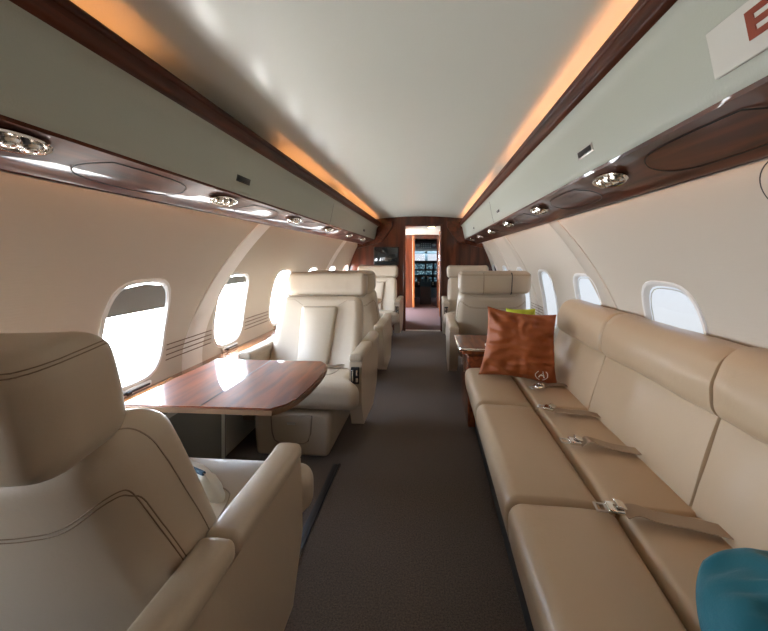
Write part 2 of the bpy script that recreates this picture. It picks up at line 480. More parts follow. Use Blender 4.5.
mb.rbox((.0575, 5.19, 1.742), (.64, .05, .03), .006, 2, (1, 1, 1))
tag(mb.build('trim_20', 'wood_panel'), kind='structure')
tag(MB().rbox((.0575, 5.20, .004), (.59, .06, .012), .003, 2, (1, 1, 1)).build('trim_21', 'steel'), kind='structure')
# angled wood fascias closing the bins
for side, n in ((-1, 22), (1, 23)):
    tag(MB().prism([(side * .45, 1.80), (side * .66, 1.80), (side * .74, 1.50), (side * 1.02, 1.44), (side * 1.02, 1.36), (side * .62, 1.46), (side * .45, 1.70)], 5.13, 5.20, 'y').build('trim_%d' % n, 'wood', angle=30), kind='structure')
# monitor on the left bulkhead
mo = MB().rbox((-.55, 5.185, 1.235), (.42, .03, .30), .012, 2, (1, 1, 1)).build('wall_monitor', 'black')
tag(mo, 'dark flat monitor set in the wood bulkhead left of the doorway', 'monitor')
MB().rbox((-.55, 5.168, 1.235), (.385, .004, .265), .001, 1, (1, 1, 1)).build('screen', 'screen', mo)
# vestibule
tag(MB().rbox((.03, 6.45, -.031), (2.4, 2.50, .062), .003, 1, (1, 1, 1)).build('floor_entry', 'carpet_red'), kind='structure')
tag(MB().rbox((.03, 6.45, 1.78), (2.4, 2.44, .04), .003, 1, (1, 1, 1)).build('ceiling_entry', 'ceiling'), kind='structure')
tag(MB().rbox((.50, 6.45, .88), (.06, 2.44, 1.78), .003, 1, (1, 1, 1)).build('wall_entry_right', 'wood_panel'), kind='structure')
mb = MB(); mb.rbox((-1.2, 5.86, .88), (.06, 1.26, 1.78), .003, 1, (1, 1, 1)); mb.rbox((-1.2, 7.55, .88), (.06, .24, 1.78), .003, 1, (1, 1, 1))
tag(mb.build('wall_entry_left', 'wall'), kind='structure')
ld = bpy.data.lights.new('door_portal', 'AREA'); ld.shape = 'RECTANGLE'; ld.size = .9; ld.size_y = 1.7; ld.cycles.is_portal = True
lo = bpy.data.objects.new('door_portal', ld); COL.objects.link(lo); lo.location = (-1.25, 6.95, .9); lo.rotation_euler = (PI / 2, 0, -PI / 2)
# galley cabinet left of the entry
g = empty('galley_cabinet', 'dark glossy galley cabinet with glass doors just beyond the doorway, left', 'cabinet', (-.62, 5.70, 0))
MB().rbox((-.06, 0, .45), (.66, .80, .90), .01, 2, (1, 1, 1)).build('body', 'wood_panel', g)
MB().rbox((-.06, 0, .92), (.70, .82, .035), .008, 2, (1, 1, 1)).build('counter', 'screen', g)
MB().rbox((-.12, 0, 1.36), (.50, .80, .78), .01, 2, (1, 1, 1)).build('upper_cupboard', 'wood_panel', g)
for i, yy in enumerate((-.2, .2)):
    d = MB().rbox((.135, yy, 1.36), (.012, .36, .66), .004, 2, (1, 1, 1)).build('glass_door', 'screen', g)
    MB().tube([(.146, yy - .13, 1.2), (.146, yy - .13, 1.5)], .006, 8).build('door_handle', 'chrome', d)
    MB().rbox((.28, yy, .45), (.012, .36, .78), .004, 2, (1, 1, 1)).build('door', 'wood', g)
# second partition before the cockpit
mb = MB()
mb.prism([(-1.2, 0), (-1.2, 1.8), (-.21, 1.8), (-.21, 0)], 7.62, 7.67, 'y')
mb.prism([(.335, 0), (.335, 1.8), (1.2, 1.8), (1.2, 0)], 7.62, 7.67, 'y')
mb.prism([(-.21, 1.66), (-.21, 1.8), (.335, 1.8), (.335, 1.66)], 7.62, 7.67, 'y')
tag(mb.build('wall_cockpit', 'wood_panel', angle=30), kind='structure')
dr = MB().rbox((-.215, 7.50, .88), (.055, .16, 1.70), .01, 2, (1, 1, 1)).build('door_1', 'wood_door'); tag(dr, kind='structure')
dr = MB().rbox((.385, 6.9, .88), (.05, 1.1, 1.72), .01, 2, (1, 1, 1)).build('door_2', 'wood_door'); tag(dr, kind='structure')
MB().tube([(.352, 6.5, .75), (.345, 6.5, .80), (.345, 6.5, 1.15), (.352, 6.5, 1.2)], .010, 8).build('door_handle', 'chrome', dr)
el = MB().rbox((.20, 5.52, 1.748), (.16, .10, .026), .008, 2, (1, 1, 1)).build('entry_lamp', 'steel')
tag(el, 'small warm ceiling lamp just beyond the cabin doorway', 'ceiling lamp')
MB().rbox((.20, 5.52, 1.733), (.11, .07, .012), .004, 2, (1, 1, 1)).build('lamp_lens', 'lamp', el)
# cockpit
tag(MB().rbox((.06, 8.60, -.031), (2.0, 1.9, .062), .003, 1, (1, 1, 1)).build('floor_cockpit', 'carpet_red'), kind='structure')
mb = MB()
mb.prism([(7.67, 1.76), (8.55, 1.74), (9.2, 1.40), (9.24, 1.44), (8.6, 1.80), (7.67, 1.80)], -.9, 1.0, 'x')
tag(mb.build('ceiling_cockpit', 'cockpit', angle=30), kind='structure')
mb = MB()
mb.rbox((-.92, 8.6, .88), (.05, 1.9, 1.8), .003, 1, (1, 1, 1)); mb.rbox((1.03, 8.6, .88), (.05, 1.9, 1.8), .003, 1, (1, 1, 1))
tag(mb.build('wall_cockpit_sides', 'cockpit'), kind='structure')
mb = MB()   # windshield frame with two panes
mb.rbox((.06, 9.5, .52), (2.0, .05, 1.06), .003, 1, (1, 1, 1)); mb.rbox((.06, 9.5, 1.46), (2.0, .05, .28), .003, 1, (1, 1, 1))
for x in (-.9, .06, 1.0): mb.rbox((x, 9.5, 1.2), (.09 if x == .06 else .5, .05, .4), .003, 1, (1, 1, 1))
ws = mb.build('window_40', 'cockpit'); tag(ws, kind='structure')
for x in (-.32, .42): MB().rbox((x, 9.5, 1.19), (.66, .008, .32), .003, 1, (1, 1, 1)).build('pane', 'glass', ws)
ip = empty('instrument_panel', 'cockpit instrument panel with lit blue displays seen through the doorway', 'instrument panel', (.06, 8.95, 0))
MB().rbox((0, 0, .74), (1.5, .20, .74), .03, 2, (1, 1, 1)).build('panel_body', 'cockpit_dark', ip)
MB().rbox((0, -.06, 1.10), (1.5, .34, .05), .02, 2, (1, 1, 1)).build('glareshield', 'cockpit_dark', ip)
for x in (-.52, -.30, -.10, .10, .30, .52):
    for z in (.965, .785, .60):
        MB().rbox((x + .02 * math.sin(x * 40 + z * 9), -.104, z), (.165 - .06 * (z < .7), .012, .150 - .04 * (z < .9)), .006, 2, (1, 1, 1)).build('display', 'display', ip)
for x in (-.2, -.1, 0, .1, .2):
    for z in (.46, .51):
        MB().lathe([(.0, 0), (.022, 0), (.020, .02), (0, .022)], seg=12, mtx=Matrix.Translation((x, -.10, z)) @ Matrix.Rotation(PI / 2, 4, 'X')).build('dial', 'steel', ip)
pd = empty('cockpit_pedestal', 'black centre pedestal with throttle levers between the pilot seats', 'pedestal', (.06, 8.45, 0))
MB().prism([(-.30, 0), (-.30, .46), (.30, .62), (.38, .62), (.38, 0)], -.14, .14, 'x').bevel(.015).build('body', 'cockpit_dark', pd)
for x in (-.05, .05):
    lv = MB().tube([(x, .05, .52), (x, .02, .68)], .010, 8).build('lever', 'steel', pd)
    MB().lathe([(0, -.02), (.02, -.015), (.022, 0), (.02, .015), (0, .02)], (x, .02, .69), 12).build('lever_knob', 'white_cloth', lv)
op = empty('cockpit_switchboard', 'grey overhead switch panel on the sloping cockpit ceiling', 'switch panel', (.06, 8.82, 1.60))
rt = Matrix.Rotation(-math.atan2(.34, .65), 4, 'X')
MB().rbox((0, 0, -.03), (.62, .42, .05), .01, 2, (1, 1, 1), mtx=rt).build('panel_plate', 'cockpit_dark', op)
for x in (-.22, .22): MB().lathe([(0, -.02), (.05, -.02), (.06, 0), (0, .01)], (x, -.05, -.06), 18, mtx=rt).build('map_light', 'steel', op)
for i in range(5):
    for j in range(3): MB().rbox((-.12 + .06 * i, -.1 + .1 * j, -.058), (.03, .05, .012), .003, 1, (1, 1, 1), mtx=rt).build('switch', 'steel', op)
# pilot seats
def pilot_seat(x, label):
    p = empty('pilot_seat', label, 'pilot seat', (x, 8.12, 0), 0, 'pilot seats')
    MB().rbox((0, 0, .40), (.44, .44, .12), .04, 3, (2, 2, 1)).build('seat', 'cockpit_dark', p)
    MB().rbox((0, -.22, .72), (.42, .10, .60), .04, 3, (2, 1, 2)).build('backrest', 'cockpit_dark', p)
    MB().rbox((0, -.22, 1.08), (.24, .08, .13), .03, 3, (2, 1, 1)).build('headrest', 'cockpit_dark', p)
    MB().rbox((0, 0, .17), (.25, .3, .34), .02, 2, (1, 1, 1)).build('base', 'steel', p)
pilot_seat(-.50, 'dark pilot seat on the left side of the cockpit'); pilot_seat(.66, 'dark pilot seat on the right side of the cockpit')

# ------------------------------------------------------------------ club chairs
TILT = math.radians(21)
def tilt_at(y0, z0):
    return Matrix.Translation((0, y0, z0)) @ Matrix.Rotation(-TILT, 4, 'X')
def make_chair(kind, s):
    """local: front toward -y, origin on the floor; s = +1 when the aisle is at local +x"""
    root = empty('club_chair', '-', 'chair')
    # pedestal
    def bd(p, q):
        k = 1 - .06 * (q[2] < 0) * abs(q[2]); return Vector((p.x * k, p.y, p.z))
    MB().rbox((0, -.04, .155), (.47, .56, .27), .03, 3, (3, 3, 3), bd).build('base', 'leather_side', root)
    pr = [(-.120, .268), (.120, .268), (.112, .17), (.098, .125), (.070, .110), (-.070, .110), (-.098, .125), (-.112, .17)]
    dmb = MB().prism(pr, -.3265, -.312, 'y', mtx=Matrix.Translation((.0, 0, 0))).bevel(.004, 2)
    d = dmb.build('life_vest_drawer', 'leather_side', root)
    MB().rbox((0, -.3275, .222), (.05, .002, .016), .0008, 1, (1, 1, 1)).build('label_plate', 'steel', d)
    MB().tube([(x, -.3255, z) for x, z in [(-.125, .27), (-.117, .165), (-.102, .120), (-.072, .104), (.072, .104), (.102, .120), (.117, .165), (.125, .27)]], .003, 5).build('drawer_gap', 'piping', d)
    MB().rbox((0, -.02, .012), (.40, .46, .024), .004, 1, (1, 1, 1)).build('floor_rail', 'dark', root)
    # seat cushion, wide at the front lip
    def sd(p, q):
        fx = 1 - .21 * max(0, min(1, (q[1] + .66) / .2))
        z = p.z + (.018 * (1 - q[0] ** 2) * (1 - q[1] ** 2) if p.z > 0 else 0)
        z -= .045 * (q[1] + 1) / 2 * (1 if p.z > 0 else 0)
        if q[1] < -.5 and p.z < 0: z += .03 * (-q[1] - .5) * 2
        return Vector((p.x * fx, p.y, z))
    seat = MB().rbox((0, -.108, .375), (.80, .506, .18), .058, 4, (8, 8, 3), sd).build('seat', 'leather', root)
    pts = drape(seat, smooth_path([(-.20, .10, .5), (-.21, -.12, .5), (-.17, -.20, .5), (.17, -.20, .5), (.21, -.12, .5), (.20, .10, .5)]), (0, 0, -1), .0008)
    if pts: MB().tube(pts, .0018, 5).build('seat_seam', 'piping', seat)
    # backrest
    def bk(p, q):
        t = (q[2] + 1) / 2
        w = .98 + .05 * math.sin(PI * t) - .03 * (max(0, t - .8) / .2) ** 2
        y = p.y - .055 * abs(q[0]) ** 3 * (1 if True else 0) * (1 - .5 * t)         # wings curve forward
        y += (.018 * (1 - q[0] ** 2) if p.y > 0 else -.012 * (1 - abs(q[0])) * (1 - q[2] ** 2))
        y += -.030 * (1 - (2 * t - 1) ** 2) * (1 if p.y > 0 else .3) * -1 * .6
        return Vector((p.x * w, y, p.z))
    T = tilt_at(.145, .552)
    back = MB().rbox((0, 0, 0), (.625, .15, .74), .060, 4, (10, 3, 12), bk, mtx=T).build('backrest', 'leather', root)
    # raised centre panel on the front
    TB = T; T = T @ Matrix.Translation((0, 0, .085))
    def cp(p, q):
        t = (q[2] + 1) / 2
        return Vector((p.x * (.80 + .20 * t), p.y - .014 * (1 - q[0] ** 2) * (1 - q[2] ** 4), p.z))
    cpan = MB().rbox((0, -.082, -.03), (.27, .05, .44), .022, 3, (6, 1, 6), cp, mtx=T).build('back_cushion', 'leather', root)
    outline = [(-.105, 0, -.24), (-.120, 0, .0), (-.137, 0, .19), (.137, 0, .19), (.120, 0, .0), (.105, 0, -.24)]
    tv = T.to_3x3() @ Vector((0, 1, 0))
    for sgn in (-1, 1):
        pp = [T @ Vector(p) for p in [(sgn * .138, 0, .20), (sgn * .20, 0, .24), (sgn * .262, 0, .235)]]
        q = drape(back, pp, tv, .0008)
        if len(q) > 1: MB().tube(q, .0016, 5).build('back_seam', 'piping', back)
    # stitched lines on the rear shell
    lines = [
        [(-.33, .07), (-.20, .085), (-.05, .10), (.06, .14), (.15, .20), (.18, .19), (.215, .10), (.245, -.10), (.26, -.27)],
        [(-.28, -.27), (-.275, -.05), (-.262, .14), (-.22, .235), (-.10, .262), (.10, .262), (.22, .235), (.262, .14), (.275, -.05), (.28, -.27)]]
    def loop(o, pts, off, close=False):
        bm = bmesh.new(); bm.from_mesh(o.data); t = BVHTree.FromBMesh(bm); bm.free()
        out = []
        for p in smooth_path(pts, 2):
            h = t.find_nearest(p); out.append(h[0] + h[1] * off)
        return out
    half = [(-.318, .118, .461), (-.318, .146, .518), (-.317, .182, .597), (-.313, .212, .662), (-.308, .245, .734), (-.303, .265, .780), (-.299, .274, .799), (-.294, .284, .808),
            (-.279, .300, .803), (-.259, .310, .788), (-.233, .313, .767), (-.205, .316, .756), (-.167, .321, .752), (-.10, .327, .750), (-.02, .330, .750)]
    for dz in (0, -.009):
        hp = [(x * (1 + dz * 0), y - (dz * -.8 if i < 6 else 0), z + (dz if i >= 6 else 0)) for i, (x, y, z) in enumerate(half)]
        pts = hp + [(-x, y, z) for x, y, z in reversed(hp)]
        MB().tube(loop(back, pts, .0004), .0011, 4).build('stitching', 'thread', back)
    half = [(-.322, .096, .558), (-.321, .132, .643), (-.317, .176, .733), (-.312, .211, .812), (-.300, .237, .868), (-.278, .250, .893), (-.265, .262, .898),
            (-.253, .280, .895), (-.237, .303, .883), (-.213, .321, .866), (-.183, .333, .856), (-.15, .339, .850), (-.05, .342, .846)]
    pts = half + [(-x, y, z) for x, y, z in reversed(half)]
    MB().tube(loop(back, pts, .0003), .0014, 4).build('back_seam', 'piping', back)
    # headrest
    TH = tilt_at(.370, .984) @ Matrix.Rotation(math.radians(10), 4, 'X')
    def hd(p, q):
        y = p.y - .022 * abs(q[0]) ** 3
        return Vector((p.x * (1 + .02 * (1 - q[2] ** 2)), y + (.006 * noise.noise(Vector((q[0] * 9, q[2] * .8, 3))) * (1 - q[2] ** 4) if p.y < 0 and kind != 'strap' else 0), p.z))
    hr = MB().rbox((0, 0, 0), (.622, .135, .196), .044, 4, (22, 2, 5), hd, mtx=TH).build('headrest', 'leather', root)
    half = [(-.300, .305, 1.073), (-.307, .332, 1.071), (-.308, .366, 1.066), (-.307, .395, 1.061), (-.298, .415, 1.057), (-.282, .427, 1.054), (-.2, .432, 1.052), (-.05, .435, 1.051)]
    for dz in (0, -.007):
        pts = [(x, y, z + dz) for x, y, z in half]; pts = pts + [(-x, y, z) for x, y, z in reversed(pts)]
        MB().tube(loop(hr, pts, .0003), .0010, 4).build('stitching', 'thread', hr)
    for x in (-.12, .12):
        MB().rbox((x, .31, .905), (.03, .02, .10), .006, 2, (1, 1, 1)).build('headrest_post', 'steel', root)
    if kind == 'strap':
        for x in (.105, -.135):
            q = [TH @ Vector((x, dy, dz)) for dy, dz in ((-.05, -.094), (.05, -.094), (.069, -.08), (.0735, -.05), (.0735, .05), (.069, .08), (.05, .094), (-.05, .094), (-.069, .08))]
            MB().tube([Vector(p) for p in q], .004, 6, flat=(.0065 if x < 0 else .004, .0035)).build('headrest_strap', 'dark' if x < 0 else 'piping', hr)
    # arms: side shell + pad
    for sx in (-1, 1):
        x0, x1 = sorted((sx * .318, sx * .398))
        pf = [(-.205, .556), (-.218, .44), (-.222, .31), (-.150, .14), (.18, .12), (.33, .22), (.40, .40), (.425, .556)]
        sh = MB().prism(pf, x0, x1, 'x').bevel(.020, 4, 25).build('side_shell', 'leather_side', root, angle=60)
        def ad(p, q):
            return Vector((p.x * (1 - .10 * q[1] * 0), p.y, p.z + .006 * (1 - q[0] ** 2) * (p.z > 0) + .012 * max(0, -q[1] - .6)))
        arm = MB().rbox((sx * .358, -.044, .572), (.088, .345, .046), .018, 3, (2, 6, 1), ad).build('armrest', 'leather', root)
        MB().rbox((sx * .358, .278, .572), (.088, .294, .046), .018, 3, (2, 5, 1), ad).build('rear_arm_cap', 'leather_side', root)
        if sx == s:
            c = MB().rbox((sx * .358, -.2225, .475), (.052, .014, .105), .005, 2, (1, 1, 1)).build('control_panel', 'black', root)
            MB().rbox((sx * .345, -.232, .478), (.010, .010, .070), .003, 2, (1, 1, 1)).build('switch', 'chrome', c)
            MB().rbox((sx * .371, -.232, .495), (.012, .010, .034), .003, 2, (1, 1, 1)).build('switch', 'chrome', c)
            MB().rbox((sx * .371, -.232, .450), (.012, .010, .022), .003, 2, (1, 1, 1)).build('switch', 'steel', c)
    return root

GRP = 'cream leather club chairs'
facing_us = make_chair('plain', 1)
facing_us.location = (-.645, 2.14, 0)
facing_us['label'] = 'cream leather club chair facing the camera across the polished table'
def dup(src, loc, rz, label):
    c = copy_tree(src); c.location = loc; c.rotation_euler = (0, 0, rz); c['label'] = label; c['group'] = GRP; return c
facing_us['group'] = GRP
near = make_chair('plain', -1); near.location = (-.64, .785, 0); near.rotation_euler = (0, 0, PI); near['group'] = GRP
near['label'] = 'large club chair in the near left corner, seen from behind with stitched back'
dup(near, (-.645, 3.21, 0), PI, 'club chair back to back with the chair facing the camera, left of aisle')
dup(facing_us, (-.645, 4.58, 0), 0, 'farthest left club chair, below the dark monitor on the bulkhead')
r1 = make_chair('strap', 1); r1.location = (.745, 3.21, 0); r1.rotation_euler = (0, 0, PI); r1['group'] = GRP
r1['label'] = 'club chair seen from behind with banded headrest, behind the rust pillow'
r2 = make_chair('plain', -1); r2.location = (.755, 4.58, 0); r2['group'] = GRP
r2['label'] = 'farthest right club chair, facing the camera beside the doorway'

# ------------------------------------------------------------------ side ledge left
lg = empty('side_ledge', 'long wood-topped side ledge below the left windows', 'ledge', (0, 0, 0))
MB().prism([(-1.235, 0), (-1.235, .535), (-1.06, .535), (-1.06, 0)], Y0, 5.12, 'y').build('ledge_body', 'ledge', lg, angle=30)
MB().rbox((-1.145, (Y0 + 5.12) / 2, .546), (.185, 5.12 - Y0, .022), .006, 2, (1, 1, 1)).build('ledge_top', 'wood_ledge', lg)
th = empty('table_housing', 'grey side console under the polished table by the left wall', 'console', (-1.0, 1.40, 0))
MB().rbox((.0, 0, .30), (.110, .54, .60), .010, 2, (1, 1, 1)).build('console_body', 'greypanel', th)
mb = MB()
for yy, z_, ly, lz in ((0, .075, .50, .025), (0, .525, .50, .025), (-.2375, .30, .025, .43), (.2375, .30, .025, .43)): mb.rbox((.057, yy, z_), (.005, ly, lz), .002, 1, (1, 1, 1))
mb.build('panel_frame', 'ledge', th)
MB().tube([(.06, -.26, .585), (.06, .26, .585)], .007, 8).build('support_rail', 'chrome', th)
t2 = copy_tree(th); t2.location = (-1.0, 3.90, 0); t2['label'] = 'grey side console under the far left folding table'
t3 = copy_tree(th); t3.location = (1.115, 3.90, 0); t3.rotation_euler = (0, 0, PI); t3['label'] = 'grey side console under the folding table between the far right chairs'

# ------------------------------------------------------------------ tables
def table(x0, x1, y0, y1, z, label, seam, sgn=1, bul=.035):
    """sgn=+1: free end toward +x"""
    t = empty('folding_table', label, 'table', ((x0 + x1) / 2, (y0 + y1) / 2, 0))
    hx, hy = (x1 - x0) / 2, (y1 - y0) / 2
    def outline(e):
        P = []
        for i in range(13):   # free end, slightly bulged with rounded corners
            f = -1 + 2 * i / 12; y = (hy + e) * f
            x = hx + e + bul * (1 - f * f) - .035 * max(0, abs(f) - .8) / .2
            P.append((sgn * x, y))
        P += [(-sgn * (hx), hy + e), (-sgn * hx, -hy - e)]
        return P
    mt = Matrix.Translation((0, 0, z))
    top = MB().prism(outline(0), -.012, .0, 'z', mtx=mt).bevel(.003, 2, 60).build('table_top', 'wood_table', t, angle=30)
    MB().prism(outline(.007), -.022, -.0045, 'z', mtx=mt).bevel(.006, 3, 60).build('edge_moulding', 'bronze', t, angle=30)
    MB().rbox((seam - (x0 + x1) / 2, 0, z + .0002), (.004, 2 * hy, .0016), .0006, 1, (1, 1, 1)).build('fold_seam', 'black', t)
    MB().rbox((-sgn * (hx - .05), 0, z - .055), (.10, .30, .05), .01, 2, (1, 1, 1)).build('bracket', 'dark', t)
    MB().tube([(-sgn * (hx - .02), -hy * .6, z - .05), (sgn * hx * .6, -hy * .6, z - .036)], .008, 8).build('support_arm', 'chrome', t)
    MB().tube([(-sgn * (hx - .02), hy * .6, z - .05), (sgn * hx * .6, hy * .6, z - .036)], .008, 8).build('support_arm', 'chrome', t)
    return t
table(-.955, -.355, 1.085, 1.600, .665, 'glossy mahogany table reflecting the window between the two near left chairs', -.655)
table(-.955, -.47, 3.64, 4.15, .665, 'far left folding table between the two distant chairs', -.71, bul=.03)
table(.70, 1.12, 3.64, 4.15, .665, 'folding table between the two far right chairs', .90, sgn=-1)

# ------------------------------------------------------------------ floor track
tag(MB().rbox((-.352, 1.30, .004), (.012, 1.0, .008), .002, 1, (1, 1, 1)).build('trim_24', 'black'), kind='structure')
tag(MB().rbox((-.372, 1.30, .002), (.028, 1.0, .006), .002, 1, (1, 1, 1)).build('trim_25', 'dark'), kind='structure')

# ------------------------------------------------------------------ sofa
sf = empty('leather_sofa', 'long tan leather three-seat sofa along the right wall', 'sofa', (0, 0, 0))
SEC = [(-.98, -.32), (-.32, .34), (.34, 1.00), (1.00, 1.66), (1.66, 2.19)]
MB().rbox((.80, .60, .145), (.64, 3.16, .27), .02, 3, (1, 6, 1)).build('sofa_base', 'dark', sf)
def squash(y, hy, r, c):
    # pull the rounded ends out toward the section seam so sections read as one upholstery
    k = (hy - r * c) / (hy - r)
    if abs(y) <= hy - r: return y * k
    return math.copysign(hy - (hy - abs(y)) * c, y)
def mix(a, b, t): return a + (b - a) * t
for i, (a, b) in enumerate(SEC):
    L = b - a - .003; yc = (a + b) / 2
    gx0, gx1 = (.715, .715) if b > 1.1 else (.745, .69)     # groove position at near / far end
    nz = lambda p, k: noise.noise(Vector((p.x * k, p.y * k * .6 + i * 9, p.z * k)))
    def front(p, q, i=i):
        t = (q[1] + 1) / 2
        gx = mix(gx0, gx1, 1 - t) if b <= 1.1 else gx0
        # map x range [-h,h] -> [.415, gx]
        x = mix(.412, gx - .001, (q[0] + 1) / 2)
        z = p.z + .016 * (1 - q[0] ** 2) * (1 - q[1] ** 2) * (p.z > 0) + .003 * nz(p, 9) * (p.z > 0)
        z -= .006 * (q[0] + 1)
        if q[0] < 0: x += .022 * max(0, -q[2]) * -q[0]
        return Vector((x, squash(p.y, L / 2, .045, .45), z))
    MB().rbox((0, yc, .355), (.31, L, .19), .045, 4, (8, 12, 3), front).build('seat_cushion', 'leather_tan', sf)
    def rear(p, q, i=i):
        t = (q[1] + 1) / 2
        gx = mix(gx0, gx1, 1 - t) if b <= 1.1 else gx0
        x = mix(gx + .001, 1.02, (q[0] + 1) / 2)
        z = p.z + .010 * (1 - q[0] ** 2) * (1 - q[1] ** 2) * (p.z > 0)
        z -= .010 + .008 * (q[0] + 1)
        return Vector((x, squash(p.y, L / 2, .030, .4), z))
    MB().rbox((0, yc, .355), (.30, L, .19), .030, 4, (6, 12, 3), rear).build('seat_cushion', 'leather_tan', sf)
BSEC = [(-.98, -.30), (-.30, .36), (.36, 1.03), (1.03, 1.66), (1.66, 2.24)]
for i, (a, b) in enumerate(BSEC):
    L = b - a - .001; yc = (a + b) / 2
    def bk2(p, q, i=i):
        # lean: x shifts outward with height
        x = p.x + .105 * (q[2] + 1) / 2
        bul = .016 * (1 - q[1] ** 4) * (1 - q[2] ** 2) if q[0] < 0 else 0
        w = .006 * noise.noise(Vector((p.y * 14, p.z * 5, i * 3.1))) * (1 - abs(q[2])) * (q[0] < 0)
        edge = .009 * max(0, (abs(q[1]) - .93) / .07) ** 2 * (q[0] < 0)
        return Vector((x - bul * .6 + w + edge * .4, squash(p.y, L / 2, .03, .16), p.z))
    MB().rbox((1.030, yc, .565), (.12, L, .34), .03, 3, (1, 16, 8), bk2).build('backrest', 'leather_tan', sf)
    def bol(p, q, i=i):
        w = .004 * noise.noise(Vector((p.y * 11, p.z * 6, 7 + i)))
        edge = .008 * max(0, (abs(q[1]) - .92) / .08) ** 2
        k = 1 - .35 * max(0, q[2])
        x = p.x + .045 * max(0, q[2])
        return Vector((x + (edge * .4 + w) * (q[0] < 0), squash(p.y, L / 2,   .058, .10 if b < 2.2 and i < 4 else .5), p.z - edge * .4 * (q[2] > 0) + w))
    zt = .918 if b > 1.1 else .928
    MB().rbox((1.115, yc, (zt + .695) / 2), (.150, L - (.004 if b <= 1.1 else 0), zt - .695), .058, 4, (3, 14, 5), bol).build('bolster', 'leather_tan', sf)

# seat belts lying on the sofa
def belt(pts, width, label, buckle_dir):
    P = smooth_path(pts, 3)
    root = empty('seat_belt', label, 'seat belt', tuple(P[0]), 0, 'seat belts lying on the sofa')
    P = [p - P[0] for p in P]
    vs = []; fs = []
    for i, p in enumerate(P):
        a = P[max(0, i - 1)]; b = P[min(len(P) - 1, i + 1)]; t = (b - a).normalized()
        sd_ = Vector((-t.y, t.x, 0)).normalized() * width / 2; up = Vector((0, 0, .0022))
        vs += [p - sd_, p + sd_, p + sd_ + up, p - sd_ + up]
    n = len(P)
    for i in range(n - 1):
        for e in range(4): fs.append([i * 4 + e, i * 4 + (e + 1) % 4, i * 4 + 4 + (e + 1) % 4, i * 4 + 4 + e])
    fs += [[3, 2, 1, 0], [(n - 1) * 4 + e for e in range(4)]]
    MB().add(vs, fs).build('strap', 'strap', root)
    d = Vector(buckle_dir).normalized(); an = math.atan2(d.y, d.x)
    mt = Matrix.Rotation(an, 4, 'Z')
    bk_ = MB().rbox((.022, 0, .010), (.046, .042, .014), .005, 2, (2, 2, 1), mtx=mt).build('buckle', 'chrome', root)
    MB().rbox((.014, 0, .020), (.028, .034, .008), .003, 2, (1, 1, 1), mtx=mt @ Matrix.Rotation(-.25, 4, 'Y')).build('buckle_flap', 'chrome', bk_)
    mb = MB()
    for xx, yy, lx, ly in ((.059, -.0145, .032, .006), (.059, .0145, .032, .006), (.046, 0, .008, .034), (.073, 0, .007, .034)): mb.rbox((xx, yy, .008), (lx, ly, .004), .001, 1, (1, 1, 1), mtx=mt)
    mb.build('buckle_tongue', 'steel', root)
    return root
SZ = .452
belt([(.735, .955, SZ + .006), (.77, .958, SZ + .016), (.82, .945, SZ + .004), (.90, .935, SZ + .002), (1.03, .905, SZ - .006)], .046, 'nearest seat belt crossing the sofa seam, its buckle open', (-1, .12, 0))
belt([(.775, 1.30, SZ + .004), (.80, 1.295, SZ + .03), (.83, 1.31, SZ + .014), (.89, 1.29, SZ + .002), (1.03, 1.27, SZ - .006)], .042, 'second seat belt from the camera, strap looped behind a bright buckle', (-.9, .10, 0))
belt([(.775, 1.57, SZ + .004), (.80, 1.565, SZ + .016), (.84, 1.57, SZ + .004), (.92, 1.575, SZ), (1.0, 1.56, SZ - .01)], .040, 'third seat belt from the camera, short strap with dark-sided buckle', (-.8, .5, 0))
belt([(.815, 1.85, SZ + .004), (.84, 1.87, SZ + .010), (.86, 1.90, SZ), (.94, 1.92, SZ), (1.0, 1.92, SZ - .01)], .036, 'farthest seat belt, just in front of the rust pillow', (-.9, -.3, 0))
def chair_belt(x, y, label):
    root = empty('seat_belt', label, 'seat belt', (x, y, .0), 0, 'seat belts lying on chairs')
    z = .462
    for sgn in (-1, 1):
        vs = []; P = smooth_path([(sgn * .24, .06, z - .005), (sgn * .15, -.02, z + .003), (sgn * .06, -.01 + .02 * sgn, z + .006), (sgn * .02, .0, z + .008)], 2)
        MB().tube(P, .01, 6, flat=(.018, .0018)).build('strap', 'thread', root)
    MB().rbox((.0, 0, z + .010), (.06, .045, .016), .005, 2, (1, 1, 1)).build('buckle', 'chrome', root)
chair_belt(-.645, 2.12, 'dark seat belt lying on the chair that faces the camera')

